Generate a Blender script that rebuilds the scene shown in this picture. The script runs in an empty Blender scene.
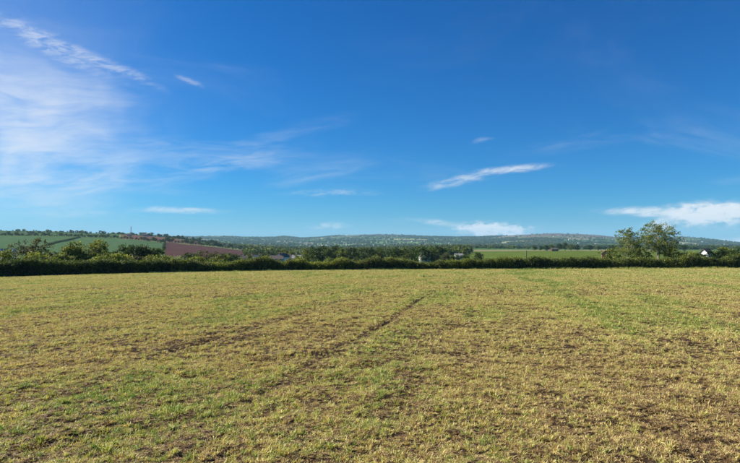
import bpy, math, random
import numpy as np

random.seed(7)
rng = np.random.default_rng(11)
sc = bpy.context.scene
COL = sc.collection
R = math.radians

# ------------------------------------------------------------------ camera
EYE = 1.6                      # eye height over the field at the camera
F = 534.0                      # focal length in photo pixels (740 wide)
CX, HY = 370.0, 241.0          # photo column straight ahead, photo row of eye level
cam = bpy.data.cameras.new('camera')
cam.lens = F / 740.0 * 36.0
cam.sensor_width = 36.0
cam.clip_start = 0.05
cam.clip_end = 60000.0
cam_o = bpy.data.objects.new('camera', cam)
COL.objects.link(cam_o)
cam_o.location = (0, 0, EYE)
cam_o.rotation_euler = (R(90) + math.atan((HY - 231.5) / F), 0, 0)
sc.camera = cam_o

# ------------------------------------------------------------------ sun, sky, exposure
SUN_EL, SUN_AZ = 34.0, -74.0   # azimuth clockwise from the view direction (+Y)
sun = bpy.data.lights.new('sun', 'SUN')
sun.energy = 5.0
sun.angle = R(0.53)
sun.color = (1.0, 0.94, 0.84)
sun_o = bpy.data.objects.new('sun', sun)
COL.objects.link(sun_o)
sun_o.location = (-60, 10, 60)
sun_o.rotation_euler = (R(90 - SUN_EL), 0, -R(SUN_AZ) + math.pi)

sc.view_settings.view_transform = 'Standard'
sc.view_settings.look = 'None'
sc.view_settings.exposure = 0.80
sc.view_settings.gamma = 1.0
sc.render.engine = 'CYCLES'
sc.cycles.use_denoising = True
sc.cycles.max_bounces = 6
sc.cycles.diffuse_bounces = 3
sc.cycles.transmission_bounces = 3
sc.cycles.transparent_max_bounces = 6
sc.cycles.volume_bounces = 1
sc.cycles.use_fast_gi = False


class NT:
    """tiny helper for node trees"""
    def __init__(self, tree):
        self.t = tree

    def new(self, kind, **kw):
        n = self.t.nodes.new(kind)
        for k, v in kw.items():
            setattr(n, k, v)
        return n

    def put(self, sock, v):
        if isinstance(v, bpy.types.NodeSocket):
            self.t.links.new(v, sock)
        elif v is not None:
            sock.default_value = v

    def math(self, op, a, b=None, c=None, clamp=False):
        n = self.new('ShaderNodeMath', operation=op, use_clamp=clamp)
        self.put(n.inputs[0], a)
        self.put(n.inputs[1], b)
        self.put(n.inputs[2], c)
        return n.outputs[0]

    def mix(self, f, a, b, mode='MIX'):
        n = self.new('ShaderNodeMix', data_type='RGBA', blend_type=mode)
        self.put(n.inputs[0], f)
        self.put(n.inputs[6], a)
        self.put(n.inputs[7], b)
        return n.outputs[2]

    def smooth(self, v, lo, hi, t0=0.0, t1=1.0):
        n = self.new('ShaderNodeMapRange', interpolation_type='SMOOTHSTEP')
        self.put(n.inputs[0], v)
        for i, x in enumerate((lo, hi, t0, t1)):
            n.inputs[i + 1].default_value = x
        return n.outputs[0]

    def xyz(self, x, y, z=0.0):
        n = self.new('ShaderNodeCombineXYZ')
        for i, v in enumerate((x, y, z)):
            self.put(n.inputs[i], v)
        return n.outputs[0]

    def noise(self, vec, scale, detail=4.0, rough=0.55, dist=0.0, dim='3D'):
        n = self.new('ShaderNodeTexNoise', noise_dimensions=dim)
        self.put(n.inputs['Vector'], vec)
        n.inputs['Scale'].default_value = scale
        n.inputs['Detail'].default_value = detail
        n.inputs['Roughness'].default_value = rough
        n.inputs['Distortion'].default_value = dist
        return n.outputs[0]

    def ramp(self, f, stops):
        n = self.new('ShaderNodeValToRGB')
        self.put(n.inputs[0], f)
        e = n.color_ramp.elements
        while len(e) < len(stops):
            e.new(0.5)
        for i, (p, c) in enumerate(stops):
            e[i].position = p
            e[i].color = (*c, 1.0)
        return n.outputs[0]


def px_dir(px, py):
    """photo pixel -> azimuth, elevation in degrees"""
    u, v = (px - CX) / F, (HY - py) / F
    return math.degrees(math.atan(u)), math.degrees(math.atan(v / math.sqrt(1 + u * u)))


def build_world():
    w = bpy.data.worlds.new('World')
    sc.world = w
    w.use_nodes = True
    w.node_tree.nodes.clear()
    n = NT(w.node_tree)
    sky = n.new('ShaderNodeTexSky', sky_type='NISHITA', sun_disc=False)
    sky.sun_elevation = R(SUN_EL)
    sky.sun_rotation = R(SUN_AZ)
    sky.air_density, sky.dust_density, sky.ozone_density = 1.0, 0.0, 10.0
    # deep clean blue, the way the camera recorded it
    sp = n.new('ShaderNodeSeparateColor')
    n.put(sp.inputs[0], sky.outputs[0])
    r = n.math('MULTIPLY', n.math('POWER', sp.outputs[0], 2.0), 0.105)
    g = n.math('MULTIPLY', n.math('POWER', sp.outputs[1], 1.17), 0.71)
    b = n.math('MULTIPLY', sp.outputs[2], 1.20)
    cc = n.new('ShaderNodeCombineColor')
    for i, v in enumerate((r, g, b)):
        n.put(cc.inputs[i], v)
    base = cc.outputs[0]
    tc = n.new('ShaderNodeTexCoord')
    sx = n.new('ShaderNodeSeparateXYZ')
    n.put(sx.inputs[0], tc.outputs['Generated'])
    X, Y, Z = sx.outputs
    az = n.math('MULTIPLY', n.math('ARCTAN2', X, Y), 180 / math.pi)
    el = n.math('MULTIPLY', n.math('ARCSINE', Z), 180 / math.pi)

    # cloud texture shared by every patch: long fine fibres, rising gently to the right
    c8, s8 = math.cos(R(7)), math.sin(R(7))
    us = n.math('ADD', n.math('MULTIPLY', az, c8), n.math('MULTIPLY', el, s8))
    ut = n.math('SUBTRACT', n.math('MULTIPLY', el, c8), n.math('MULTIPLY', az, s8))
    wob = n.math('SUBTRACT', n.noise(n.xyz(n.math('MULTIPLY', az, 0.16), n.math('MULTIPLY', el, 0.5), 3.7), 1.0, 3.0, 0.55), 0.5)
    wide = n.math('SUBTRACT', n.noise(n.xyz(n.math('MULTIPLY', us, 0.16), n.math('MULTIPLY_ADD', ut, 0.9, wob), 1.3), 1.0, 5.0, 0.62, 0.5), 0.5)
    fine = n.math('SUBTRACT', n.noise(n.xyz(n.math('MULTIPLY', us, 0.60), n.math('MULTIPLY_ADD', ut, 2.0, wob), 7.9), 1.0, 5.0, 0.64, 0.4), 0.5)
    puff = n.math('SUBTRACT', n.noise(n.xyz(n.math('MULTIPLY', az, 0.9), n.math('MULTIPLY', el, 1.7), 2.2), 1.0, 5.0, 0.58, 0.2), 0.5)

    soft_ = n.math('SUBTRACT', n.noise(n.xyz(n.math('MULTIPLY', az, 0.13), n.math('MULTIPLY_ADD', el, 0.20, wob), 5.5), 1.0, 4.0, 0.5, 0.6), 0.5)

    veil = n.math('ADD', n.math('MULTIPLY', soft_, 0.75), n.math('MULTIPLY', wide, 0.45))

    def cloud(px, py, a, bb, rot, strength, tex, lo, hi, soft=1.0, gain=2.6):
        """wispy patch round a direction; a, bb half sizes in degrees, rot in degrees"""
        a0, e0 = px_dir(px, py)
        da, de = n.math('SUBTRACT', az, a0), n.math('SUBTRACT', el, e0)
        c, s = math.cos(R(rot)), math.sin(R(rot))
        sv = n.math('MULTIPLY', n.math('ADD', n.math('MULTIPLY', da, c), n.math('MULTIPLY', de, s)), 1 / a)
        tv = n.math('SUBTRACT', n.math('MULTIPLY', de, c), n.math('MULTIPLY', da, s))
        tw = n.math('MULTIPLY', n.math('MULTIPLY_ADD', wob, min(bb * 1.2, 2.5), tv), 1 / bb)
        r2 = n.math('ADD', n.math('MULTIPLY', sv, sv), n.math('MULTIPLY', tw, tw))
        m = n.math('POWER', 2.71828, n.math('MULTIPLY', r2, -soft))
        v = n.math('MULTIPLY', m, n.math('MULTIPLY_ADD', tex, gain, 0.62, clamp=True))
        return n.smooth(v, lo, hi, 0.0, strength)

    covers = [
        cloud(-20, 60, 16, 11, 0, 0.17, soft_, 0.05, 0.95, 0.8, 0.8),
        # left: wide cirrus veil
        cloud(15, 142, 11.0, 8.2, -6, 0.66, veil, 0.05, 0.95, 1.1, 1.7),
        cloud(85, 98, 7, 2.2, 14, 0.13, wide, 0.1, 1.0),
        cloud(70, 182, 10, 2.0, 1, 0.26, wide, 0.1, 1.0),
        cloud(170, 158, 9, 2.2, 5, 0.18, wide, 0.1, 1.0),
        # diagonal streak upper left
        cloud(45, 42, 5.6, 0.95, -20, 0.44, fine, 0.05, 0.95, 1.0, 3.0),
        cloud(105, 62, 4.6, 0.55, -19, 0.32, fine, 0.05, 0.95, 1.0, 3.0),
        cloud(188, 80, 1.6, 0.32, -18, 0.28, fine, 0.1, 1.0),
        # faint streaks across the centre left
        cloud(240, 162, 8, 1.2, 12, 0.22, wide, 0.1, 1.0),
        cloud(320, 172, 6.5, 1.1, 9, 0.18, wide, 0.1, 1.0),
        cloud(285, 135, 8, 1.1, 15, 0.10, wide, 0.1, 1.0),
        cloud(330, 193, 5.5, 0.45, 0, 0.28, fine, 0.1, 1.0),
        # long bright wisp right of the centre
        cloud(512, 169, 3.6, 0.40, 4, 0.66, fine, 0.05, 0.85, 1.0, 1.8),
        cloud(465, 179, 4.4, 0.55, 12, 0.50, fine, 0.05, 0.90, 1.0, 2.2),
        cloud(482, 140, 1.3, 0.3, 4, 0.20, fine, 0.1, 1.0),
        cloud(590, 140, 7, 1.0, 8, 0.08, wide, 0.1, 1.0),
        # low clouds over the horizon
        cloud(180, 210.5, 4.4, 0.36, 0, 0.60, fine, 0.05, 0.8, 1.1, 1.6),
        cloud(70, 213, 5, 0.5, 2, 0.22, fine, 0.1, 1.0),
        cloud(328, 226, 2.2, 0.42, 2, 0.50, puff, 0.05, 0.9),
        cloud(445, 224, 3.6, 0.34, -8, 0.62, fine, 0.05, 0.85, 1.0, 1.8),
        cloud(492, 229.5, 4.3, 0.92, -2, 1.0, puff, 0.08, 0.45, 1.3, 2.4),
        cloud(655, 212.5, 4.4, 0.46, -4, 0.80, fine, 0.05, 0.65, 1.0, 1.6),
        cloud(716, 215, 4.6, 1.25, 0, 0.96, puff, 0.06, 0.45, 1.3, 2.0),
        cloud(660, 226, 1.5, 0.6, 0, 0.80, puff, 0.05, 0.7, 1.2, 2.0),
        cloud(738, 241, 2.4, 0.35, 0, 0.90, puff, 0.05, 0.8, 1.2, 2.0),
    ]
    # thin cirrus over the rest of the sky, in the plane of the cloud deck
    zz = n.math('ADD', n.math('MAXIMUM', Z, 0.0), 0.12)
    pu, pv = n.math('DIVIDE', X, zz), n.math('DIVIDE', Y, zz)
    gx = n.math('ADD', n.math('MULTIPLY', pu, 0.9), n.math('MULTIPLY', pv, 0.35))
    gy = n.math('SUBTRACT', n.math('MULTIPLY', pv, 0.25), n.math('MULTIPLY', pu, 0.1))
    gen = n.noise(n.xyz(gx, n.math('MULTIPLY', gy, 6.0), 4.4), 0.8, 7.0, 0.6, 0.8)
    big = n.noise(n.xyz(pu, pv, 9.1), 0.45, 3.0)
    covers.append(n.math('MULTIPLY', n.smooth(gen, 0.48, 0.85, 0, 0.20), n.smooth(big, 0.42, 0.68)))
    clear = None
    for c in covers:
        k = n.math('SUBTRACT', 1.0, c)
        clear = k if clear is None else n.math('MULTIPLY', clear, k)
    alpha = n.math('SUBTRACT', 1.0, clear, clamp=True)
    col = n.mix(alpha, base, (9.4, 9.7, 10.0, 1.0))
    bg = n.new('ShaderNodeBackground')
    n.put(bg.inputs[0], col)
    bg.inputs[1].default_value = 0.0548
    out = n.new('ShaderNodeOutputWorld')
    w.node_tree.links.new(bg.outputs[0], out.inputs[0])
    w.cycles.sampling_method = 'MANUAL'
    w.cycles.sample_map_resolution = 256


build_world()

# ------------------------------------------------------------------ helpers
def tag(o, label=None, cat=None, group=None, kind=None):
    if label: o['label'] = label
    if cat: o['category'] = cat
    if group: o['group'] = group
    if kind: o['kind'] = kind
    return o


def empty(name, loc, rz=0.0, s=1.0):
    o = bpy.data.objects.new(name, None)
    COL.objects.link(o)
    o.location = loc
    o.rotation_euler = (0, 0, rz)
    o.scale = (s, s, s) if not hasattr(s, '__len__') else s
    o.empty_display_size = 0.5
    return o


def link(name, me, parent=None, loc=None):
    o = bpy.data.objects.new(name, me)
    COL.objects.link(o)
    if parent: o.parent = parent
    if loc is not None: o.location = loc
    return o


def copy_tree(o, parent=None):
    c = o.copy()
    COL.objects.link(c)
    c.parent = parent
    for ch in list(o.children):
        copy_tree(ch, c)
    return c


def mesh_np(name, V, Fc, mat=None, smooth=False, attrs=None, face_attrs=None):
    """V (n,3), Fc (m,k) int"""
    V = np.asarray(V, dtype=np.float32)
    Fc = np.asarray(Fc, dtype=np.int32)
    me = bpy.data.meshes.new(name)
    me.vertices.add(len(V))
    me.vertices.foreach_set('co', V.ravel())
    if len(Fc):
        k = Fc.shape[1]
        me.loops.add(Fc.size)
        me.loops.foreach_set('vertex_index', Fc.ravel())
        me.polygons.add(len(Fc))
        me.polygons.foreach_set('loop_start', np.arange(0, Fc.size, k, dtype=np.int32))
        me.polygons.foreach_set('use_smooth', np.full(len(Fc), smooth))
    for nm, a in (attrs or {}).items():
        a = np.asarray(a, np.float32)
        at = me.attributes.new(nm, 'FLOAT_VECTOR' if a.ndim == 2 else 'FLOAT', 'POINT')
        at.data.foreach_set('vector' if a.ndim == 2 else 'value', a.ravel())
    for nm, a in (face_attrs or {}).items():
        a = np.asarray(a, np.float32)
        if a.ndim == 2:
            at = me.attributes.new(nm, 'FLOAT_COLOR', 'FACE')
            at.data.foreach_set('color', np.c_[a, np.ones(len(a))].astype(np.float32).ravel())
        else:
            at = me.attributes.new(nm, 'FLOAT', 'FACE')
            at.data.foreach_set('value', a)
    me.update(calc_edges=True)
    if mat:
        for m in (mat if isinstance(mat, (list, tuple)) else [mat]):
            me.materials.append(m)
    return me


def hash2(ix, iy, seed=0):
    h = (ix.astype(np.int64) * 374761393 + iy.astype(np.int64) * 668265263 + seed * 1442695041) & 0xFFFFFFFF
    h = ((h ^ (h >> 13)) * 1274126177) & 0xFFFFFFFF
    h = ((h ^ (h >> 16)) * 2246822519) & 0xFFFFFFFF
    return ((h ^ (h >> 15)) & 0xFFFFFF) / float(0xFFFFFF)


def vnoise(x, y, seed=0):
    ix, iy = np.floor(x), np.floor(y)
    fx, fy = x - ix, y - iy
    fx, fy = fx * fx * (3 - 2 * fx), fy * fy * (3 - 2 * fy)
    a, b = hash2(ix, iy, seed), hash2(ix + 1, iy, seed)
    c, d = hash2(ix, iy + 1, seed), hash2(ix + 1, iy + 1, seed)
    return (a + (b - a) * fx) * (1 - fy) + (c + (d - c) * fx) * fy


def fbm(x, y, seed=0, octv=4, rough=0.5):
    s, amp, tot = 0.0, 1.0, 0.0
    for i in range(octv):
        s = s + amp * vnoise(x * 2 ** i + 17.3 * i, y * 2 ** i - 9.1 * i, seed + i)
        tot += amp
        amp *= rough
    return s / tot


def sstep(a, b, x):
    t = np.clip((x - a) / (b - a), 0, 1)
    return t * t * (3 - 2 * t)


# ------------------------------------------------------------------ terrain
EX = np.array([-300, 0, 60, 130, 165, 200, 240, 300, 400, 500, 600, 740, 1050.])
EY = np.array([58, 75, 80, 84, 86, 88, 90, 92, 95, 96, 96, 93, 82.])          # depth of the field's edge
EP = np.array([286, 277.2, 275.2, 273.5, 272.7, 272, 271.3, 270.4, 269.6, 269.2, 268.9, 268.4, 267.5])
KD = np.log(np.array([130, 200, 300, 450, 700, 950, 1250, 1600, 2200, 3000.]))
KX = np.array([-300, 0, 60, 130, 165, 200, 240, 300, 370, 460, 550, 620, 680, 740, 1050.])
KP = np.array([
    [274, 266, 258, 250, 240, 233.0, 229.0, 225.5, 230.0, 237.0],
    [272, 267, 260, 252, 243, 236.5, 233.5, 230.2, 234.0, 239.0],
    [271, 267, 260, 253, 244, 237.0, 234.8, 231.6, 235.0, 240.0],
    [270.5, 267, 261, 254.5, 247, 239.2, 235.2, 234.8, 238.0, 242.0],
    [270.5, 268, 263, 257, 249.5, 242.5, 237.6, 237.0, 240.0, 244.0],
    [270, 268, 264.5, 259, 251.5, 245.8, 242.2, 241.5, 243.0, 245.0],
    [270, 268, 265, 261.5, 254.5, 250.2, 248.2, 247.5, 247.0, 246.0],
    [270, 268, 264.5, 261, 256, 253, 251.5, 250.3, 248.5, 247.0],
    [270, 268.5, 266, 262, 257, 253.5, 251.5, 249.8, 247.8, 246.0],
    [269, 266, 261, 256, 251.8, 249.6, 248.6, 248.0, 247.2, 246.2],
    [268, 263.5, 258, 254, 251, 249.8, 249.2, 248.6, 247.2, 245.0],
    [268, 263.5, 258, 254, 251, 249.8, 249.2, 248.6, 247.2, 245.2],
    [267.5, 263, 258, 254.2, 251.2, 250, 249.2, 248.6, 247.2, 245.5],
    [267.5, 263, 258, 254.5, 251.5, 250.2, 249.5, 249, 248.2, 247.2],
    [267, 263, 258, 254.5, 251.5, 250.2, 249.5, 249, 248.2, 247.2]])
SX = np.array([-300, 0, 130, 180, 210, 230, 250, 275, 285, 300, 325, 350, 362, 385, 410, 440, 460, 480, 500, 520, 540, 550, 575, 600, 622, 650, 680, 700, 720, 740, 900, 1050.])
SP = np.array([236, 236, 237, 236.6, 236.6, 236, 237, 237.6, 236.6, 238, 237, 235.6, 234.6, 234.2, 235.2, 236.6, 237.4, 237.4, 236.6, 235, 233.6, 233.1, 233.6, 235.2, 237.8, 237.6, 236.4, 238, 240.2, 242.6, 240, 238.])


def ground_dirs(X, Y):
    a = np.arctan2(X, Y)
    D = np.hypot(X, Y)
    am = np.clip(a, -R(52), R(52))
    return CX + F * np.tan(am), D * np.cos(am)


def ground_z(X, Y):
    """height of the land; field slopes gently away, then a valley, then far hills"""
    X = np.asarray(X, float); Y = np.asarray(Y, float)
    shp = X.shape
    px, dep = ground_dirs(X.ravel(), Y.ravel())
    dep = np.maximum(dep, 0.01)
    eY = np.interp(px, EX, EY)
    eP = np.interp(px, EX, EP)
    zE = EYE - (eP - HY) / F * eY
    z = zE * dep / eY
    far = dep > eY
    if far.any():
        p, d, e_y, e_p = px[far], np.log(dep[far]), np.log(eY[far]), eP[far]
        nk = len(KD)
        cols = np.stack([np.interp(p, KX, KP[:, j]) for j in range(nk)], 1)
        sky = np.interp(p, SX, SP)
        ridge = np.interp(p, [400, 520], [7200., 5800.])
        lr, l3 = np.log(ridge), KD[-1]
        py = np.empty_like(d)
        m = d < KD[0]
        t = np.clip((d - e_y) / (KD[0] - e_y), 0, 1)
        py[m] = (e_p + (cols[:, 0] - e_p) * t)[m]
        for j in range(nk - 1):
            m = (d >= KD[j]) & (d < KD[j + 1])
            t = (d - KD[j]) / (KD[j + 1] - KD[j])
            py[m] = (cols[:, j] + (cols[:, j + 1] - cols[:, j]) * t)[m]
        m = (d >= l3) & (d < lr)
        t = np.clip((d - l3) / (lr - l3), 0, 1)
        tt = t * 0.45 + 0.55 * t * t * (3 - 2 * t)
        py[m] = (cols[:, -1] + (sky - cols[:, -1]) * tt)[m]
        m = d >= lr
        py[m] = (sky + (d - lr) * 14.0)[m]
        zz = EYE - (py - HY) / F * np.exp(d)
        Xf, Yf = X.ravel()[far], Y.ravel()[far]
        amp = np.interp(np.exp(d), [110, 300, 1000, 3000, 6000, 9000], [0, 0.5, 2.0, 9.0, 13.0, 13.0])
        zz += amp * (fbm(Xf / 420, Yf / 420, 31, 4) - 0.5) * 2
        zz = np.where(np.exp(d) > 12000, np.minimum(zz, 0) * 0 - 20, zz)
        z[far] = zz
    return z.reshape(shp)


def at(px, dep):
    """point on the land seen at photo column px, at depth dep"""
    x = (px - CX) / F * dep
    return x, dep, float(ground_z(np.array([x]), np.array([dep]))[0])


# rows of the old crop run toward photo column 485
ROW = math.atan((485 - CX) / F)
TRACKS = ((-0.78, 0.55, 5.5, 15), (-2.57, 1.0, 6.4, 27), (-5.5, 0.9, 8.5, 18), (14.0, 0.5, 20, 60), (-24.0, 0.5, 20, 60))


def row_c(X, Y):
    return X * math.cos(ROW) - Y * math.sin(ROW)


def field_maps(X, Y):
    """bare soil 0..1, greenness 0..1, rut depth 0..1"""
    c = row_c(X, Y)
    al = X * math.sin(ROW) + Y * math.cos(ROW)
    cw = c + (fbm(al / 5, c * 0 + 3, 61, 3) - 0.5) * 0.3
    rut = np.zeros_like(X)
    for c0, k, a0, a1 in TRACKS:
        brk = 0.12 + 0.88 * sstep(0.42, 0.62, fbm(al / 1.9, np.full_like(al, c0 * 3.1), 77, 4, 0.6))
        brk = np.maximum(brk, {-2.57: 0.62, -5.5: 0.45}.get(c0, 0.0))
        brk = brk * sstep(a0 - 1.5, a0 + 1, al) * (1 - sstep(a1 - 4, a1 + 4, al))
        rut = np.maximum(rut, k * brk * np.exp(-((cw - c0) / 0.12) ** 2))
    n0 = fbm(c / 0.13, al / 0.20, 3, 3, 0.6)
    n1 = fbm(c / 0.36, al / 1.5, 5, 4, 0.6)
    n2 = fbm(c / 1.7, al / 5.5, 9, 4)
    n3 = fbm(X / 9.0 + 4, Y / 9.0, 14, 3)
    stripes = 0.5 + 0.5 * np.sin(c * 2 * math.pi / 3.1 + 1.5 * (n3 - 0.5))
    bare = sstep(0.46, 0.66, n0 * 0.44 + n1 * 0.44 + n2 * 0.12 + stripes * 0.05)
    bare = np.maximum(bare, np.clip(rut * 1.25, 0, 1))
    band = np.exp(-((c + 4.0) / 3.2) ** 2) * sstep(6, 9, Y) * (1 - sstep(16, 24, Y))
    bare = np.clip(bare + band * 0.25 * sstep(0.45, 0.6, n1), 0, 1)
    green = sstep(0.46, 0.74, n2 * 0.62 + n1 * 0.3 + n3 * 0.16) * 0.85
    strip = np.exp(-((c - 2.0 - 0.045 * al) / (0.45 + 0.012 * al)) ** 2) * sstep(0.35, 0.6, n1 * 0.5 + n2 * 0.5) * sstep(5, 14, Y)
    patch = np.exp(-((X + 0.27) ** 2 + ((Y - 7.5) * 0.7) ** 2) / 0.36 ** 2)
    patch2 = np.exp(-((X + 3.4) ** 2 + ((Y - 7.4) * 0.7) ** 2) / 0.9 ** 2) * 0.6
    green = np.clip(green + 0.65 * strip + 1.1 * patch * sstep(0.3, 0.6, n0) + patch2 * n1 * 1.0 + 0.10 * stripes * n3, 0, 1)
    brown = 0.8 * sstep(0.54, 0.84, fbm(c / 1.6 + 31, al / 6, 21, 4) * 0.75 + (1 - stripes) * 0.22)
    brown = np.maximum(brown, 0.85 * np.exp(-((c - 1.0 - 0.03 * al) / 0.9) ** 2) * 0.6 * sstep(0.4, 0.6, n2) * sstep(7, 12, Y) * (1 - sstep(30, 45, Y)))
    green = green * (1 - 0.6 * brown)
    return bare, green, rut, brown


# ------------------------------------------------------------------ materials
def new_mat(name):
    m = bpy.data.materials.new(name)
    m.use_nodes = True
    m.node_tree.nodes.clear()
    n = NT(m.node_tree)
    out = n.new('ShaderNodeOutputMaterial')
    return m, n, out


def principled(n, out, col, rough=0.9, spec=0.2, normal=None):
    b = n.new('ShaderNodeBsdfPrincipled')
    n.put(b.inputs['Base Color'], col)
    b.inputs['Roughness'].default_value = rough
    b.inputs['Specular IOR Level'].default_value = spec
    if normal is not None:
        n.put(b.inputs['Normal'], normal)
    n.t.links.new(b.outputs[0], out.inputs[0])
    return b


def mat_plain(name, col, rough=0.85, var=0.25, scale=1.0, spec=0.25):
    m, n, out = new_mat(name)
    g = n.new('ShaderNodeNewGeometry')
    f = n.noise(g.outputs['Position'], scale, 5.0, 0.6)
    lo = tuple(c * (1 - var) for c in col) + (1,)
    hi = tuple(min(1, c * (1 + var)) for c in col) + (1,)
    principled(n, out, n.mix(f, lo, hi), rough, spec)
    return m


def mat_soil():
    m, n, out = new_mat('soil')
    g = n.new('ShaderNodeNewGeometry')
    P = g.outputs['Position']
    a = n.noise(P, 3.0, 6.0, 0.65)
    b = n.noise(P, 26.0, 5.0, 0.6)
    col = n.ramp(n.math('MULTIPLY_ADD', b, 0.5, n.math('MULTIPLY', a, 0.5)),
                 [(0.30, (0.020, 0.013, 0.008)), (0.5, (0.048, 0.030, 0.017)), (0.70, (0.13, 0.085, 0.047))])
    bump = n.new('ShaderNodeBump')
    bump.inputs['Strength'].default_value = 0.9
    bump.inputs['Distance'].default_value = 0.03
    n.put(bump.inputs['Height'], n.math('ADD', b, n.noise(P, 70.0, 3.0)))
    principled(n, out, col, 0.95, 0.1, bump.outputs[0])
    return m


def leafy(name, stops, attr='lv', attr_type='GEOMETRY', transl=0.42, rough=0.55, tint_attr=None):
    """diffuse + translucent leaf or blade; colour runs along stops by a per-leaf value"""
    m, n, out = new_mat(name)
    a = n.new('ShaderNodeAttribute', attribute_name=attr, attribute_type=attr_type)
    f = a.outputs['Fac']
    if tint_attr:
        t = n.new('ShaderNodeAttribute', attribute_name=tint_attr, attribute_type='INSTANCER')
        f = n.math('ADD', t.outputs['Fac'], n.math('MULTIPLY', n.math('SUBTRACT', f, 0.5), 0.42), clamp=True)
    else:
        oi = n.new('ShaderNodeObjectInfo')
        f = n.math('ADD', f, n.math('MULTIPLY', n.math('SUBTRACT', oi.outputs['Random'], 0.5), 0.25), clamp=True)
    col = n.ramp(f, stops)
    d = n.new('ShaderNodeBsdfPrincipled')
    n.put(d.inputs['Base Color'], col)
    d.inputs['Roughness'].default_value = rough
    d.inputs['Specular IOR Level'].default_value = 0.25
    tr = n.new('ShaderNodeBsdfTranslucent')
    n.put(tr.inputs[0], n.mix(1.0, col, (1.15, 1.1, 0.6, 1), 'MULTIPLY'))
    mx = n.new('ShaderNodeMixShader')
    mx.inputs[0].default_value = transl
    m.node_tree.links.new(d.outputs[0], mx.inputs[1])
    m.node_tree.links.new(tr.outputs[0], mx.inputs[2])
    m.node_tree.links.new(mx.outputs[0], out.inputs[0])
    return m


def mat_land():
    """fields beyond the hedge: colour comes from which field a face belongs to"""
    m, n, out = new_mat('farmland')
    a = n.new('ShaderNodeAttribute', attribute_name='crop', attribute_type='GEOMETRY')
    g = n.new('ShaderNodeNewGeometry')
    f = n.noise(g.outputs['Position'], 0.03, 6.0, 0.6)
    f2 = n.noise(g.outputs['Position'], 0.6, 4.0, 0.6)
    wv = n.new('ShaderNodeTexWave', bands_direction='X')
    mp = n.new('ShaderNodeMapping')
    mp.inputs['Rotation'].default_value = (0, 0, 0.5)
    n.put(mp.inputs['Vector'], g.outputs['Position'])
    n.put(wv.inputs['Vector'], mp.outputs[0])
    wv.inputs['Scale'].default_value = 0.022
    wv.inputs['Distortion'].default_value = 1.2
    f3 = n.noise(g.outputs['Position'], 0.11, 5.0, 0.65)
    k = n.math('MULTIPLY_ADD', f, 0.50, n.math('MULTIPLY_ADD', f2, 0.40, n.math('MULTIPLY_ADD', wv.outputs['Fac'], 0.12, n.math('MULTIPLY_ADD', f3, 0.7, 0.10))))
    kk = n.new('ShaderNodeCombineColor')
    for i in range(3):
        n.put(kk.inputs[i], k)
    principled(n, out, n.mix(1.0, a.outputs['Color'], kk.outputs[0], 'MULTIPLY'), 1.0, 0.0)
    return m


M = {}
M['soil'] = mat_soil()
M['land'] = mat_land()
M['grass'] = leafy('field_grass', [(0.0, (0.17, 0.10, 0.05)), (0.16, (0.40, 0.25, 0.115)), (0.38, (0.80, 0.64, 0.27)),
                                   (0.66, (0.52, 0.54, 0.14)), (1.0, (0.14, 0.25, 0.045))], 'bv', tint_attr='tint', transl=0.30)
GREEN_DARK = [(0.0, (0.018, 0.034, 0.010)), (0.5, (0.045, 0.082, 0.020)), (1.0, (0.10, 0.15, 0.035))]
GREEN_MID = [(0.0, (0.036, 0.058, 0.014)), (0.5, (0.115, 0.155, 0.032)), (1.0, (0.25, 0.28, 0.065))]
GREEN_LIGHT = [(0.0, (0.055, 0.085, 0.016)), (0.5, (0.20, 0.24, 0.040)), (1.0, (0.38, 0.40, 0.085))]
GREEN_OLIVE = [(0.0, (0.050, 0.055, 0.028)), (0.5, (0.11, 0.115, 0.05)), (1.0, (0.19, 0.20, 0.09))]
GREEN_PALE = [(0.0, (0.08, 0.11, 0.03)), (0.5, (0.19, 0.235, 0.060)), (1.0, (0.34, 0.37, 0.11))]
HEDGE_MIX = [(0.0, (0.045, 0.070, 0.018)), (0.5, (0.13, 0.17, 0.04)), (1.0, (0.27, 0.29, 0.08))]
BLOSSOM = [(0.0, (0.10, 0.13, 0.05)), (0.5, (0.30, 0.33, 0.22)), (1.0, (0.60, 0.60, 0.50))]
for k, st in (('dark', GREEN_DARK), ('mid', GREEN_MID), ('light', GREEN_LIGHT), ('olive', GREEN_OLIVE), ('blossom', BLOSSOM), ('pale', GREEN_PALE), ('hedge', HEDGE_MIX)):
    M['leaf_' + k] = leafy('leaf_' + k, st)
M['bark'] = mat_plain('bark', (0.14, 0.11, 0.085), 0.9, 0.4, 6.0)
M['bark_pale'] = mat_plain('bark_pale', (0.36, 0.32, 0.26), 0.9, 0.4, 6.0)
M['dark_filler'] = mat_plain('dark_filler', (0.030, 0.032, 0.015), 0.95, 0.4, 3.0)  # dark filler put inside the hedges to block light
M['render_white'] = mat_plain('white_render', (0.72, 0.70, 0.66), 0.85, 0.08, 0.8)
M['render_grey'] = mat_plain('grey_render', (0.36, 0.32, 0.26), 0.85, 0.12, 0.8)
M['brick'] = mat_plain('red_brick', (0.36, 0.16, 0.10), 0.9, 0.2, 2.0)
M['slate'] = mat_plain('slate', (0.125, 0.105, 0.09), 0.9, 0.2, 1.5, 0.1)
M['slate_pale'] = mat_plain('pale_roof', (0.33, 0.32, 0.31), 0.9, 0.12, 1.5, 0.1)
M['tile'] = mat_plain('clay_tile', (0.23, 0.13, 0.10), 0.85, 0.2, 1.5)
M['tin_white'] = mat_plain('white_sheeting', (0.75, 0.76, 0.77), 0.4, 0.06, 0.5, 0.5)
M['glass'] = mat_plain('window_glass', (0.03, 0.035, 0.04), 0.12, 0.1, 1.0, 0.6)
M['frame'] = mat_plain('window_frame', (0.7, 0.7, 0.7), 0.5, 0.05, 1.0)
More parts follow.
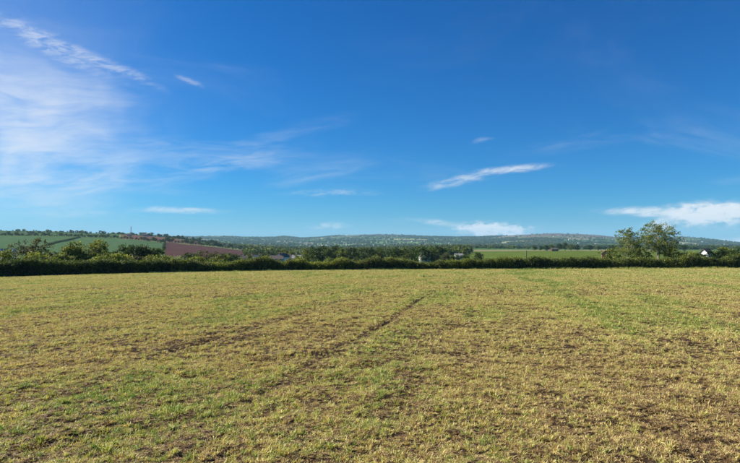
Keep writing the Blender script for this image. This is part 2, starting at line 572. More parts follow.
M['door'] = mat_plain('painted_door', (0.10, 0.06, 0.04), 0.5, 0.1, 1.0)
M['steel'] = mat_plain('galvanised_steel', (0.22, 0.23, 0.25), 0.5, 0.15, 1.0, 0.5)
M['wood'] = mat_plain('weathered_wood', (0.17, 0.14, 0.105), 0.9, 0.3, 8.0)

# ------------------------------------------------------------------ field sheet
def azimuths(step, half=44):
    fine = np.arange(-half, half + 1e-6, step)
    coarse = np.arange(half + 4, 360 - half - 3.9, 4)
    return R(1) * np.concatenate([fine, coarse])


def ring_grid(az, dep_of, nr):
    """vertices for rings x azimuths, closed round the circle; dep_of(t, edge) -> depth"""
    na = len(az)
    am = np.where(az > math.pi, az - 2 * math.pi, az)
    ac = np.clip(am, -R(52), R(52))
    px = CX + F * np.tan(ac)
    eY = np.interp(px, EX, EY)
    T = np.linspace(0, 1, nr)[:, None]
    D = dep_of(T, eY[None, :]) / np.cos(ac)[None, :]
    X, Y = D * np.sin(am)[None, :], D * np.cos(am)[None, :]
    i = np.arange(nr - 1)[:, None]
    j = np.arange(na)[None, :]
    j2 = (j + 1) % na
    Fc = np.stack([i * na + j, i * na + j2, (i + 1) * na + j2, (i + 1) * na + j], -1).reshape(-1, 4)
    return X, Y, Fc[:, ::-1]


def field_z(X, Y):
    z = ground_z(X, Y)
    bare, green, rut, brown = field_maps(X, Y)
    fade = 1 - sstep(40, 70, np.hypot(X, Y))
    z = z + fade * ((fbm(X / 0.42, Y / 0.42, 41, 5, 0.68) - 0.5) * 0.13 + (fbm(X / 3, Y / 3, 43, 3) - 0.5) * 0.10)
    return z - 0.055 * rut * fade


def build_field():
    az = azimuths(0.25)
    X, Y, Fc = ring_grid(az, lambda t, e: 1.2 * (e / 1.2) ** t, 420)
    Z = field_z(X, Y)
    V = np.stack([X, Y, Z], -1).reshape(-1, 3)
    na = len(az)
    # close the middle, under the photographer's feet
    V = np.vstack([V, [[0, 0, 0]]])
    me = mesh_np('field', V, Fc, M['soil'], True)
    import bmesh
    bm = bmesh.new(); bm.from_mesh(me); bm.verts.ensure_lookup_table()
    c = bm.verts[len(V) - 1]
    for j in range(na):
        f = bm.faces.new((c, bm.verts[(j + 1) % na], bm.verts[j])); f.smooth = True
    bm.to_mesh(me); bm.free()
    tag(link('field', me), kind='structure')


# ---- far land
CELL = 300.0


def cell_seeds(ix, iy):
    return (ix + 0.15 + 0.7 * hash2(ix, iy, 101)) * CELL * 1.5, (iy + 0.15 + 0.7 * hash2(ix, iy, 202)) * CELL


def cells(X, Y):
    """nearest field centre and the gap to the second nearest"""
    bx, by = np.floor(X / (CELL * 1.5)), np.floor(Y / CELL)
    d1 = np.full(X.shape, 1e18); d2 = d1.copy(); id1 = np.zeros(X.shape)
    for ox in (-1, 0, 1):
        for oy in (-1, 0, 1):
            ix, iy = bx + ox, by + oy
            sx, sy = cell_seeds(ix, iy)
            d = np.hypot(X - sx, Y - sy)
            h = hash2(ix, iy, 303)
            new = d < d1
            d2 = np.where(new, d1, np.minimum(d2, d))
            id1 = np.where(new, h, id1)
            d1 = np.where(new, d, d1)
    return id1, d2 - d1


def px_of(X, Y, Z):
    return CX + F * X / np.maximum(Y, 1), HY - F * (Z - EYE) / np.maximum(Y, 1)


GREEN_SLOPE = (0.078, 0.135, 0.058)
RED_SOIL = (0.092, 0.049, 0.043)
PALE_RED = (0.15, 0.085, 0.066)
MEADOW = (0.105, 0.145, 0.030)


def crop_colour(X, Y, Z):
    n = X.size
    idc, gap = cells(X, Y)
    pal = np.array([(0.055, 0.105, 0.03), (0.08, 0.14, 0.035), (0.10, 0.15, 0.05), (0.045, 0.085, 0.03), (0.13, 0.16, 0.06),
                    (0.06, 0.12, 0.03), (0.18, 0.16, 0.09), (0.07, 0.12, 0.04), (0.22, 0.21, 0.10), (0.12, 0.19, 0.05)])
    col = pal[(idc * 9.999).astype(int)] * 1.25
    wood = (idc * 37 % 1.0) < 0.22
    col[wood] = (0.03, 0.055, 0.02)
    px, py = px_of(X, Y, Z)
    # open moor on the far hilltops
    moor = sstep(38, 85, Z + 30 * sstep(470, 540, px) + 30 * (fbm(X / 600, Y / 600, 51, 4) - 0.5)) * (Y > 3500)
    col = col * (1 - moor[:, None]) + np.array((0.135, 0.105, 0.080)) * moor[:, None]
    # near fields beyond the hedge
    near = (Y < 1900) & (Y > 0)
    ridge = near & (Y > 960) & (px < 120)
    col[ridge] = np.where((idc[ridge] < 0.5)[:, None], (0.085, 0.135, 0.05), (0.065, 0.11, 0.045))
    col[near & (Y < 700)] = (0.07, 0.12, 0.03)
    slope = near & (Y > 330) & (Y < 960) & (px < 163 + (Y - 700) * 0.008) & (px > -300)
    col[slope] = GREEN_SLOPE
    red_hi = near & (Y > 985 + np.maximum(px - 140, 0) * 1.0) & (Y < 1400) & (px > 121) & (px < 200)
    col[red_hi] = PALE_RED
    red_lo = near & (Y > 480) & (Y < 990) & (px >= 165) & (px < 252)
    col[red_lo] = RED_SOIL
    mead = near & (px > 455) & (Y > 100) & (Y < 720)
    col[mead] = MEADOW
    return col


def build_land():
    az = azimuths(0.13)
    X, Y, Fc = ring_grid(az, lambda t, e: e * (16000.0 / e) ** t, 330)
    Z = ground_z(X, Y)
    V = np.stack([X, Y, Z], -1).reshape(-1, 3)
    C = V[Fc].mean(1)
    col = crop_colour(C[:, 0], C[:, 1], C[:, 2])
    me = mesh_np('land', V, Fc, M['land'], True, face_attrs={'crop': col})
    tag(link('land', me), kind='structure')


build_field()
build_land()

# ------------------------------------------------------------------ grass instancing
def blade_tuft(name, nb, spread, lmin, lmax, wid, lean0, lean1, seed):
    r = np.random.default_rng(seed)
    V, T, bv = [], [], []
    for i in range(nb):
        a = r.uniform(0, 2 * math.pi)
        d = spread * math.sqrt(r.uniform())
        b = np.array([d * math.cos(a), d * math.sin(a), -0.008])
        yaw = r.uniform(0, 2 * math.pi)
        lean = R(r.uniform(lean0, lean1))
        L = r.uniform(lmin, lmax)
        w = wid * r.uniform(0.7, 1.3)
        h = np.array([math.cos(yaw), math.sin(yaw), 0])
        s = np.array([-math.sin(yaw), math.cos(yaw), 0])
        tw = r.uniform(-0.8, 0.8)
        p1 = b + (h * math.sin(lean) + np.array([0, 0, math.cos(lean)])) * L * 0.5
        l2 = min(lean + R(r.uniform(5, 45)), R(105))
        p2 = p1 + (h * math.sin(l2) + np.array([0, 0, math.cos(l2)])) * L * 0.5
        p2[2] = max(p2[2], 0.004)
        s1 = s * math.cos(tw) + np.array([0, 0, 1]) * math.sin(tw)
        k = len(V)
        V += [b - s * w * .4, b + s * w * .4, p1 + s1 * w * .5, p1 - s1 * w * .5, p2]
        T += [(k, k + 1, k + 2), (k, k + 2, k + 3), (k + 3, k + 2, k + 4)]
        v = r.uniform(0, 1)
        bv += [v] * 5
    me = mesh_np(name, V, T, M['grass'], False, attrs={'bv': bv})
    return bpy.data.objects.new(name, me)


tufts = bpy.data.collections.new('tufts')
for i in range(7):
    tufts.objects.link(blade_tuft('grass_tuft_%d' % i, 22, 0.036, 0.030, 0.095, 0.0085, 8, 72, 300 + i))
tall = bpy.data.collections.new('tall_tufts')
for i in range(4):
    tall.objects.link(blade_tuft('tall_tuft_%d' % i, 22, 0.10, 0.16, 0.42, 0.016, 5, 45, 400 + i))


def instancer(name, coll):
    ng = bpy.data.node_groups.new(name, 'GeometryNodeTree')
    ng.interface.new_socket('Geometry', in_out='INPUT', socket_type='NodeSocketGeometry')
    ng.interface.new_socket('Geometry', in_out='OUTPUT', socket_type='NodeSocketGeometry')
    N, L = ng.nodes, ng.links
    gi, go = N.new('NodeGroupInput'), N.new('NodeGroupOutput')
    ip = N.new('GeometryNodeInstanceOnPoints')
    ci = N.new('GeometryNodeCollectionInfo')
    ci.inputs['Collection'].default_value = coll
    ci.inputs['Separate Children'].default_value = True
    ci.inputs['Reset Children'].default_value = True
    ip.inputs['Pick Instance'].default_value = True

    def attr(nm, typ):
        a = N.new('GeometryNodeInputNamedAttribute')
        a.data_type = typ
        a.inputs[0].default_value = nm
        return a.outputs[0]
    L.new(gi.outputs[0], ip.inputs['Points'])
    L.new(ci.outputs[0], ip.inputs['Instance'])
    L.new(attr('pick', 'INT'), ip.inputs['Instance Index'])
    L.new(attr('rot', 'FLOAT_VECTOR'), ip.inputs['Rotation'])
    L.new(attr('scl', 'FLOAT_VECTOR'), ip.inputs['Scale'])
    L.new(ip.outputs[0], go.inputs[0])
    return ng


def scatter(name, P, rot, scl, tint, ncoll, coll, label, cat):
    me = mesh_np(name, P, np.zeros((0, 3), int), None, attrs={'rot': rot, 'scl': scl, 'tint': tint})
    at_ = me.attributes.new('pick', 'INT', 'POINT')
    at_.data.foreach_set('value', rng.integers(0, ncoll, len(P)).astype(np.int32))
    o = link(name, me)
    md = o.modifiers.new('scatter', 'NODES')
    md.node_group = instancer(name + '_scatter', coll)
    tag(o, label, cat, kind='stuff')
    return o


def wedge(n, y0, y1, half=43):
    """uniform random points in a fan ahead of the camera between two depths"""
    Y = np.sqrt(rng.uniform(y0 * y0, y1 * y1, n))
    X = Y * np.tan(R(half)) * rng.uniform(-1, 1, n)
    return X, Y


def build_grass():
    XS, YS, S = [], [], []
    # tufts of the same real size everywhere, thinner and a little larger toward the far edge
    for y0, y1, dens, s in ((2.6, 9, 640, 0.56), (9, 24, 330, 0.70), (24, 52, 105, 1.0), (52, 97, 28, 1.6)):
        n = int(0.9325 * (y1 * y1 - y0 * y0) * dens)
        x, y = wedge(n, y0, y1)
        XS.append(x); YS.append(y); S.append(np.full(n, s))
    X, Y, S = map(np.concatenate, (XS, YS, S))
    px, dep = ground_dirs(X, Y)
    ok = dep < np.interp(px, EX, EY) - 0.1
    X, Y, S = X[ok], Y[ok], S[ok]
    bare, green, rut, brown = field_maps(X, Y)
    keep = rng.uniform(0, 1, len(X)) > bare * np.interp(Y, [0, 12, 30, 60], [0.50, 0.46, 0.40, 0.25])
    keep &= rng.uniform(0, 1, len(X)) > rut * 0.92
    X, Y, S, green, bare, brown = (v[keep] for v in (X, Y, S, green, bare, brown))
    Z = field_z(X, Y)
    n = len(X)
    rot = np.stack([rng.normal(0, 0.16, n), rng.normal(0, 0.16, n), rng.uniform(0, 6.283, n)], -1)
    sz = S * np.clip(rng.lognormal(-0.05, 0.32, n), 0.4, 2.0) * (0.85 + 0.35 * green) * (1 - 0.35 * bare)
    hz = rng.uniform(0.65, 1.25, n)
    scl = np.stack([sz, sz, sz * hz], -1)
    far = sstep(12, 45, Y)
    tint = 0.40 + 0.44 * green - 0.20 * brown * (1 - 0.5 * far) + rng.normal(0, 0.15, n) - 0.14 * bare * (1 - 0.7 * far) + 0.07 * far
    # short brown litter of dead leaves lying on the soil between the tufts
    xs, ys = [], []
    for m, y0, y1 in ((60000, 2.6, 9), (90000, 9, 20), (50000, 20, 45)):
        x, y = wedge(m, y0, y1)
        xs.append(x); ys.append(y)
    LX, LY = np.concatenate(xs), np.concatenate(ys)
    m = len(LX)
    lr = np.stack([rng.normal(0, 0.1, m), rng.normal(0, 0.1, m), rng.uniform(0, 6.283, m)], -1)
    ls = rng.uniform(0.4, 0.9, m) * np.interp(LY, [9, 20, 45], [0.8, 1.0, 1.4])
    X, Y, Z = np.r_[X, LX], np.r_[Y, LY], np.r_[Z, field_z(LX, LY)]
    rot = np.vstack([rot, lr])
    scl = np.vstack([scl, np.stack([ls, ls, ls * 0.35], -1)])
    tint = np.r_[tint, rng.normal(0.14, 0.11, m)]
    print('tufts', len(X))
    scatter('grass', np.stack([X, Y, Z], -1), rot, scl, np.clip(tint, 0, 1), 7, tufts,
            'sparse yellowing grass and stubble covering the whole field', 'grass')


build_grass()


# ------------------------------------------------------------------ foliage helpers
def leaf_quads(C, size, r, flat=0.5):
    """one pointed quad per centre with a random facing"""
    n = len(C)
    nrm = r.normal(0, 1, (n, 3)); nrm[:, 2] = np.abs(nrm[:, 2]) + flat
    nrm /= np.linalg.norm(nrm, axis=1, keepdims=True)
    t = np.cross(nrm, r.normal(0, 1, (n, 3)))
    t /= np.linalg.norm(t, axis=1, keepdims=True) + 1e-9
    b = np.cross(nrm, t)
    s = (size * r.uniform(0.6, 1.4, n))[:, None]
    V = np.stack([C - t * s, C + b * s * 0.55 + nrm * s * 0.12, C + t * s, C - b * s * 0.55 + nrm * s * 0.12], 1).reshape(-1, 3)
    Fc = np.arange(4 * n).reshape(-1, 4)
    return V, Fc


def tube(path, radii, sides=6):
    path = np.asarray(path, float)
    V, Fc = [], []
    for i, p in enumerate(path):
        d = path[min(i + 1, len(path) - 1)] - path[max(i - 1, 0)]
        d /= np.linalg.norm(d) + 1e-9
        a = np.cross(d, (0.3, 1, 0.1)); a /= np.linalg.norm(a) + 1e-9
        b = np.cross(d, a)
        for k in range(sides):
            th = 2 * math.pi * k / sides
            V.append(p + (a * math.cos(th) + b * math.sin(th)) * radii[i])
    for i in range(len(path) - 1):
        for k in range(sides):
            k2 = (k + 1) % sides
            Fc.append((i * sides + k, i * sides + k2, (i + 1) * sides + k2, (i + 1) * sides + k))
    return np.array(V), np.array(Fc)


def join(parts):
    V, Fc, o = [], [], 0
    for v, f in parts:
        V.append(v); Fc.append(f + o); o += len(v)
    return np.vstack(V), np.vstack(Fc)


def tree_meshes(seed, height, width, base=0.2, lobes=9, clumps=70, per=30, leaf=0.16, clump_r=0.45, mat='leaf_mid',
                bark='bark', stems=1, airy=0.0, trunk_r=None):
    """trunk mesh with limbs reaching into the crown, and crown mesh of leaf-sized faces in clumps"""
    r = np.random.default_rng(seed)
    h, w = height, width / 2
    tubes = []
    ends = []
    tr = trunk_r or height * 0.022
    cb = h * base
    # lobes: uneven masses that make up the crown
    LC, LR = [], []
    for i in range(lobes):
        a = i * 2.4 + r.uniform(-0.5, 0.5)
        zt = (i + 0.5) / lobes
        zc = cb + (h - cb) * (0.16 + 0.70 * zt ** 0.9)
        env = math.sin(math.pi * min(max(0.14 + 0.74 * zt, 0.05), 0.97)) ** 0.7
        d = w * env * r.uniform(0.30, 0.72)
        LC.append((d * math.cos(a), d * math.sin(a), zc + r.uniform(-.05, .05) * h))
        LR.append((w * r.uniform(0.34, 0.52), w * r.uniform(0.34, 0.52), (h - cb) * r.uniform(0.13, 0.22)))
    LC, LR = np.array(LC), np.array(LR)
    top = LC[-1].copy()
    LC[-1][:2] *= 0.35
    LC[-1][2] = h - LR[-1][2] * 0.9
    # stems
    for s in range(stems):
        off = np.array([r.uniform(-.25, .25), r.uniform(-.25, .25), 0]) * (0 if stems == 1 else h * 0.10)
        tip = np.array([off[0] * 2.2, off[1] * 2.2, h * r.uniform(0.72, 0.9)])
        ts = np.linspace(0, 1, 7)
        wob = np.cumsum(r.normal(0, 0.02 * h, (7, 3)), 0) * ts[:, None]
        p = off[None] * (1 - ts[:, None]) + tip[None] * ts[:, None] + wob * np.array([1, 1, 0.1])
        p[0, 2] = -0.3
        rad = tr * (1 - 0.85 * ts) * (1.0 if stems == 1 else 0.7)
        rad[0] *= 1.4
        tubes.append(tube(p, rad, 7))
        mine = range(s, lobes, stems)
        for i in mine:
            q = LC[i]
            k = int(np.clip(np.searchsorted(p[:, 2], q[2] * 0.62), 1, 5))
            a0 = p[k]
            mid = (a0 + q) / 2 + r.normal(0, 0.04 * h, 3) * np.array([1, 1, .5])
            tubes.append(tube([a0, mid, q], [rad[k] * 0.6, rad[k] * 0.4, rad[k] * 0.15], 5))
            for _ in range(3 + int(5 * airy)):
                e = q + r.normal(0, 1, 3) * LR[i] * 0.65
                m2 = mid * 0.4 + q * 0.6 + r.normal(0, 0.02 * h, 3)
                tubes.append(tube([m2, (m2 + e) / 2 + r.normal(0, .015 * h, 3), e], [rad[k] * .28, rad[k] * .18, rad[k] * .07], 4))
    tv, tf = join(tubes)
    # clumps on the outer part of each lobe, then leaves in each clump
    wt = LR.prod(1) ** (2 / 3); wt /= wt.sum()
    li = r.choice(lobes, clumps, p=wt)
    dv = r.normal(0, 1, (clumps, 3)); dv /= np.linalg.norm(dv, axis=1, keepdims=True)
    rr = r.uniform(0.35, 1.0, clumps) ** 0.5
    CC = LC[li] + dv * LR[li] * rr[:, None]
    CC[:, 2] = np.maximum(CC[:, 2], cb * 0.8 + 0.1)
    cr = clump_r * r.uniform(0.55, 1.35, clumps)
    nl = np.maximum((per * (cr / clump_r) ** 1.5).astype(int), 4)
    idx = np.repeat(np.arange(clumps), nl)
    L = CC[idx] + r.normal(0, 0.52, (len(idx), 3)) * cr[idx][:, None] * np.array([1, 1, 0.75])
    L[:, 2] = np.maximum(L[:, 2], 0.08)
    V, Fc = leaf_quads(L, leaf, r)
    cvar = r.uniform(0.15, 0.85, clumps)
    lv = np.clip(cvar[idx] + r.normal(0, 0.14, len(idx)), 0, 1)
    tm = mesh_np('trunk', tv, tf, M[bark], True)
    cm = mesh_np('crown', V, Fc, M[mat], False, attrs={'lv': np.repeat(lv, 4)})
    return tm, cm


def tree(name, px, dep, meshes, label, cat='tree', group=None, s=1.0, rz=0.0, sink=0.0, crown='crown', trunk='trunk'):
    x, y, z = at(px, dep)
    t = empty(name, (x, y, z - sink), rz, s)
    link(trunk, meshes[0], t)
    link(crown, meshes[1], t)
    return tag(t, label, cat, group)


# ------------------------------------------------------------------ boundary hedge
def hedge_path(px0, px1, n=140):
    p = np.linspace(px0, px1, n)
    y = np.interp(p, EX, EY) + 1.1
    x = (p - CX) / F * y
    return np.stack([x, y, ground_z(x, y)], -1)


def hedge(name, P, hgt, wid, leaf, dens, mat, label, seed, group=None, wob=0.25, cat='hedge'):
    r = np.random.default_rng(seed)
    seg = np.linalg.norm(np.diff(P[:, :2], axis=0), axis=1)
    s = np.r_[0, np.cumsum(seg)]
    Ltot = s[-1]

    def H(t): return hgt * (1 + wob * 2.6 * (fbm(t / 2.6, t * 0 + seed, seed, 4, 0.6) - 0.5) + wob * 1.3 * (fbm(t / 13, t * 0 + seed, seed + 1, 2) - 0.5))
    def W(t): return wid * (1 + 0.5 * (fbm(t / 2.3, t * 0 + seed + 9, seed + 3, 3) - 0.5))

    def place(t, ang, rad):
        """ang 0..pi: front foot, over the top, back foot"""
        x, y, z = (np.interp(t, s, P[:, k]) for k in range(3))
        dx, dy = np.gradient(P[:, 0], s), np.gradient(P[:, 1], s)
        tx, ty = np.interp(t, s, dx), np.interp(t, s, dy)
        nx, ny = ty, -tx
        ca, sa = np.cos(ang), np.sin(ang)
        px = np.sign(ca) * np.abs(ca) ** 0.55
        pz = np.abs(sa) ** 0.60
        return np.stack([x + nx * px * W(t) / 2 * rad, y + ny * px * W(t) / 2 * rad, z + pz * H(t) * rad], -1)
    # dark shell added inside to block light, a little smaller than the leaf shell
    nt_, na_ = max(int(Ltot / 0.5), 8), 9
    tt = np.linspace(0.2, Ltot - 0.2, nt_)
    TT, AA = np.meshgrid(tt, np.linspace(0, math.pi, na_), indexing='ij')
    rad = 0.78 + 0.12 * (fbm(TT.ravel() * 2, AA.ravel() * 3, seed, 2) - 0.5)
    V = place(TT.ravel(), AA.ravel(), rad)
    V[:, 2] -= 0.05
    i = np.arange(nt_ - 1)[:, None]; j = np.arange(na_ - 1)[None]
    Fc = np.stack([i * na_ + j, i * na_ + j + 1, (i + 1) * na_ + j + 1, (i + 1) * na_ + j], -1).reshape(-1, 4)
    root = tag(empty(name, tuple(P[len(P) // 2])), label, cat, group)
    off = P[len(P) // 2]
    link('stems', mesh_np('stems', V - off, Fc, M['dark_filler'], False), root)  # solid filler in place of stems, added to stop light passing through
    # leaves in clumps over the shell, each stretch of its own species, with shoots standing out of the top
    area = Ltot * (2 * hgt + wid)
    nc = int(area * dens / 14)
    tc = r.uniform(0, Ltot, nc)
    ac = r.uniform(0.02, math.pi - 0.02, nc)
    rd = r.uniform(0.78, 1.10, nc)
    shoot = (r.uniform(0, 1, nc) < 0.05) & (np.sin(ac) > 0.6)
    rd[shoot] += r.uniform(0.05, 0.35, shoot.sum())
    C = place(tc, ac, rd)
    per = np.where(shoot, 7, r.integers(8, 20, nc))
    idx = np.repeat(np.arange(nc), per)
    L = C[idx] + r.normal(0, leaf * 1.6, (len(idx), 3))
    gz = np.interp(tc, s, P[:, 2])[idx]
    L[:, 2] = np.maximum(L[:, 2], gz + 0.03)
    V2, F2 = leaf_quads(L, leaf, r, 0.3)
    cv = r.uniform(0.05, 0.95, nc)
    big = fbm(tc / 4, tc * 0 + 5, seed + 20, 4)
    lv = np.clip(cv[idx] * 0.7 + 0.5 * big[idx] + r.normal(0, 0.14, len(idx)) - 0.1, 0, 1)
    kinds = mat if isinstance(mat, (list, tuple)) else [mat]
    sp = np.clip((sstep(0.28, 0.72, fbm(tc / 5.5, tc * 0 + 8, seed + 40, 4, 0.6) + r.normal(0, 0.05, nc)) * len(kinds)).astype(int), 0, len(kinds) - 1)[idx]
    for k, mk in enumerate(kinds):
        q = np.where(sp == k)[0]
        if len(q):
            vv = V2.reshape(-1, 4, 3)[q].reshape(-1, 3)
            link('foliage', mesh_np('foliage', vv - off, np.arange(len(vv)).reshape(-1, 4), M[mk], False, attrs={'lv': np.repeat(lv[q], 4)}), root)
    return root


hedge('hedge', hedge_path(-130, 172), 2.05, 1.7, 0.10, 300, ('leaf_dark', 'leaf_mid', 'leaf_dark', 'leaf_mid'),
      'dark shaded hedge along the left end of the field edge, below the trees', 51, wob=0.22)
hedge('hedge', hedge_path(171, 470), 1.45, 1.7, 0.10, 300, ('leaf_light', 'leaf_hedge', 'leaf_olive', 'leaf_mid', 'leaf_hedge', 'leaf_light'),
      'low green hedge along the middle field edge before the houses and tree belt', 52, wob=0.48)
hedge('hedge', hedge_path(469, 900), 1.85, 1.8, 0.10, 300, ('leaf_hedge', 'leaf_olive', 'leaf_hedge', 'leaf_light', 'leaf_mid', 'leaf_hedge'),
      'long green hedge along the right part of the field edge, below the meadow', 53, wob=0.36)


def build_verge():
    n = 7000
    p = rng.uniform(150, 820, n)
    y = np.interp(p, EX, EY) + np.minimum(rng.normal(0.0, 0.35, n), 0.4)
    x = (p - CX) / F * y
    z = ground_z(x, y)
    rot = np.stack([rng.normal(0, .12, n), rng.normal(0, .12, n), rng.uniform(0, 6.283, n)], -1)
    s = rng.uniform(0.5, 1.4, n) * (0.3 + 1.1 * fbm(x / 4, y / 4, 88, 3))
    scatter('verge_grass', np.stack([x, y, z], -1), rot, np.stack([s, s, s], -1), np.clip(rng.normal(0.78, 0.16, n), 0, 1), 4, tall,
            'tall green grass growing along the foot of the hedges', 'grass')


build_verge()

# ------------------------------------------------------------------ trees right behind the left hedge
def left_trees():
    spec = [
        # px, depth, height, width, material, stems, name, label
        (6, 92, 4.4, 4.5, 'light', 3, 'bush', 'light green bush at the left edge of the photo behind the dark hedge', 'bush'),
        (30, 104, 7.0, 8.2, 'olive', 3, 'tree', 'tall thin-leaved greyish tree behind the hedge at far left', 'tree'),
        (33, 93, 3.9, 5.2, 'light', 3, 'bush', 'low yellow-green bush in front of the greyish tree at far left', 'bush'),
        (52, 96, 3.9, 4.4, 'dark', 2, 'bush', 'small dark bush between the greyish tree and the bright round tree', 'bush'),
        (62, 94, 3.6, 5.0, 'mid', 3, 'bush', 'low spreading bush at the foot of the bright round tree', 'bush'),
        (74, 102, 6.0, 5.2, 'light', 2, 'tree', 'bright yellow-green round tree left of the dark double-topped tree', 'tree'),
        (97, 105, 6.2, 7.4, 'mid', 2, 'tree', 'broad darker tree right beside the bright yellow-green tree', 'tree'),
        (104, 96, 3.5, 4.6, 'light', 3, 'bush', 'pale green bush under the right side of the broad darker tree', 'bush'),
        (120, 97, 3.6, 5.4, 'light', 3, 'bush', 'sunlit yellow-green bush in front of the dark thicket', 'bush'),
        (128, 118, 5.9, 7.0, 'dark', 2, 'tree', 'dark tree with a small pointed top in the thicket below the mast', 'tree'),
        (141, 120, 5.6, 6.8, 'dark', 2, 'tree', 'dark rounded tree in the middle of the thicket below the mast', 'tree'),
        (136, 100, 3.3, 5.0, 'olive', 3, 'bush', 'brownish-green bush at the front of the dark thicket', 'bush'),
        (155, 124, 5.2, 6.4, 'dark', 2, 'tree', 'dark tree at the right end of the thicket, next to the red field', 'tree'),
        (152, 104, 3.0, 4.4, 'light', 3, 'bush', 'very low yellow-green bush right of the dark thicket', 'bush'),
        (176, 128, 3.2, 5.4, 'blossom', 3, 'bush', 'pale bush in white blossom below the red field', 'bush'),
        (168, 112, 3.2, 4.6, 'mid', 3, 'bush', 'low green bush beside the pale blossoming bush', 'bush'),
        (188, 140, 4.2, 6.6, 'dark', 2, 'tree', 'dark squat tree below the left half of the red field', 'tree'),
        (203, 150, 5.0, 7.6, 'olive', 2, 'tree', 'brownish leafy tree below the middle of the red field', 'tree'),
        (219, 150, 4.8, 6.6, 'mid', 2, 'tree', 'mid-green tree below the right half of the red field', 'tree'),
        (232, 160, 4.8, 6.4, 'dark', 2, 'tree', 'dark tree left of the grey-roofed houses', 'tree'),
        (197, 112, 2.9, 4.2, 'light', 3, 'bush', 'low bright bush in front of the brownish tree', 'bush'),
        (215, 114, 2.7, 4.2, 'mid', 3, 'bush', 'low green bush in front of the mid-green tree', 'bush'),
    ]
    for i, (px, d, h, w, m, st, nm, lab, cat) in enumerate(spec):
        ms = tree_meshes(600 + i, h, w, 0.10 if nm == 'bush' else 0.16, 12, (110 if m == 'olive' else 165) if h > 5 else 90, 30, 0.17, 0.5, 'leaf_' + m, stems=st,
                         airy=0.6 if m == 'olive' else 0.2)
        tree(nm, px, d, ms, lab, cat, 'trees and bushes behind the hedge', rz=i * 1.1)


left_trees()

# ------------------------------------------------------------------ two airy trees at right and bushes round them
def right_trees():
    a = tree_meshes(701, 9.2, 8.6, 0.22, 18, 430, 18, 0.13, 0.38, 'leaf_pale', 'bark_pale', 5, 1.0, 0.15)
    tree('tree', 658, 104, a, 'tallest airy tree on the right, pale trunks showing through thin leaves', 'tree', 'trees on the right behind the hedge')
    b = tree_meshes(704, 8.0, 5.6, 0.14, 15, 270, 18, 0.13, 0.38, 'leaf_pale', 'bark_pale', 3, 0.9, 0.13)
    tree('tree', 629, 103, b, 'smaller airy tree just left of the tallest tree on the right', 'tree', 'trees on the right behind the hedge', rz=0.7)
    spec = [
        (612, 100, 4.0, 4.6, 'light', 'bush', 'yellow-green bush at the left foot of the smaller airy tree'),
        (641, 99, 3.9, 3.8, 'mid', 'bush', 'green bush between the two airy trees'),
        (671, 101, 4.1, 4.2, 'mid', 'bush', 'green bush at the right foot of the tallest airy tree'),
        (688, 100, 3.1, 4.6, 'light', 'bush', 'low yellow-green bush left of the white gable'),
        (699, 103, 3.0, 3.6, 'mid', 'bush', 'green bush just left of the white gable at far right'),
        (717, 101, 3.7, 4.4, 'dark', 'bush', 'dark bush right of the white gable at far right'),
        (726, 104, 4.1, 4.0, 'light', 'bush', 'sunlit bush right of the dark bush at far right'),
        (737, 102, 3.6, 4.6, 'dark', 'bush', 'dark bush at the right edge of the photo'),
    ]
    for i, (px, d, h, w, m, nm, lab) in enumerate(spec):
        ms = tree_meshes(720 + i, h, w, 0.10, 9, 60, 28, 0.15, 0.45, 'leaf_' + m, stems=3, airy=0.3)
        tree(nm, px, d, ms, lab, 'bush', 'bushes on the right behind the hedge', rz=i * 0.9)


right_trees()

# ------------------------------------------------------------------ tree belt beyond the hedge, in the middle
KINDS = {}


def kind_tree(k, mat, base=0.12):
    key = (k, mat)
    if key not in KINDS:
        h, w = ((10, 9.5), (11, 8.5), (9, 10.5), (12, 9))[k]
        KINDS[key] = tree_meshes(800 + k * 7 + len(mat), h, w, base, 10, 90, 16, 0.42, 1.05, 'leaf_' + mat, stems=1 + k % 2)
    return KINDS[key]


def nth(i):
    """ordinal in words, 0-based"""
    n = i + 1
    if n <= 20:
        return ORD[i]
    tens = {2: 'twent', 3: 'thirt', 4: 'fort', 5: 'fift', 6: 'sixt'}[n // 10]
    return tens + 'ieth' if n % 10 == 0 else tens + 'y-' + ORD[n % 10 - 1]


ORD = ['first', 'second', 'third', 'fourth', 'fifth', 'sixth', 'seventh', 'eighth', 'ninth', 'tenth', 'eleventh', 'twelfth',
       'thirteenth', 'fourteenth', 'fifteenth', 'sixteenth', 'seventeenth', 'eighteenth', 'nineteenth', 'twentieth']


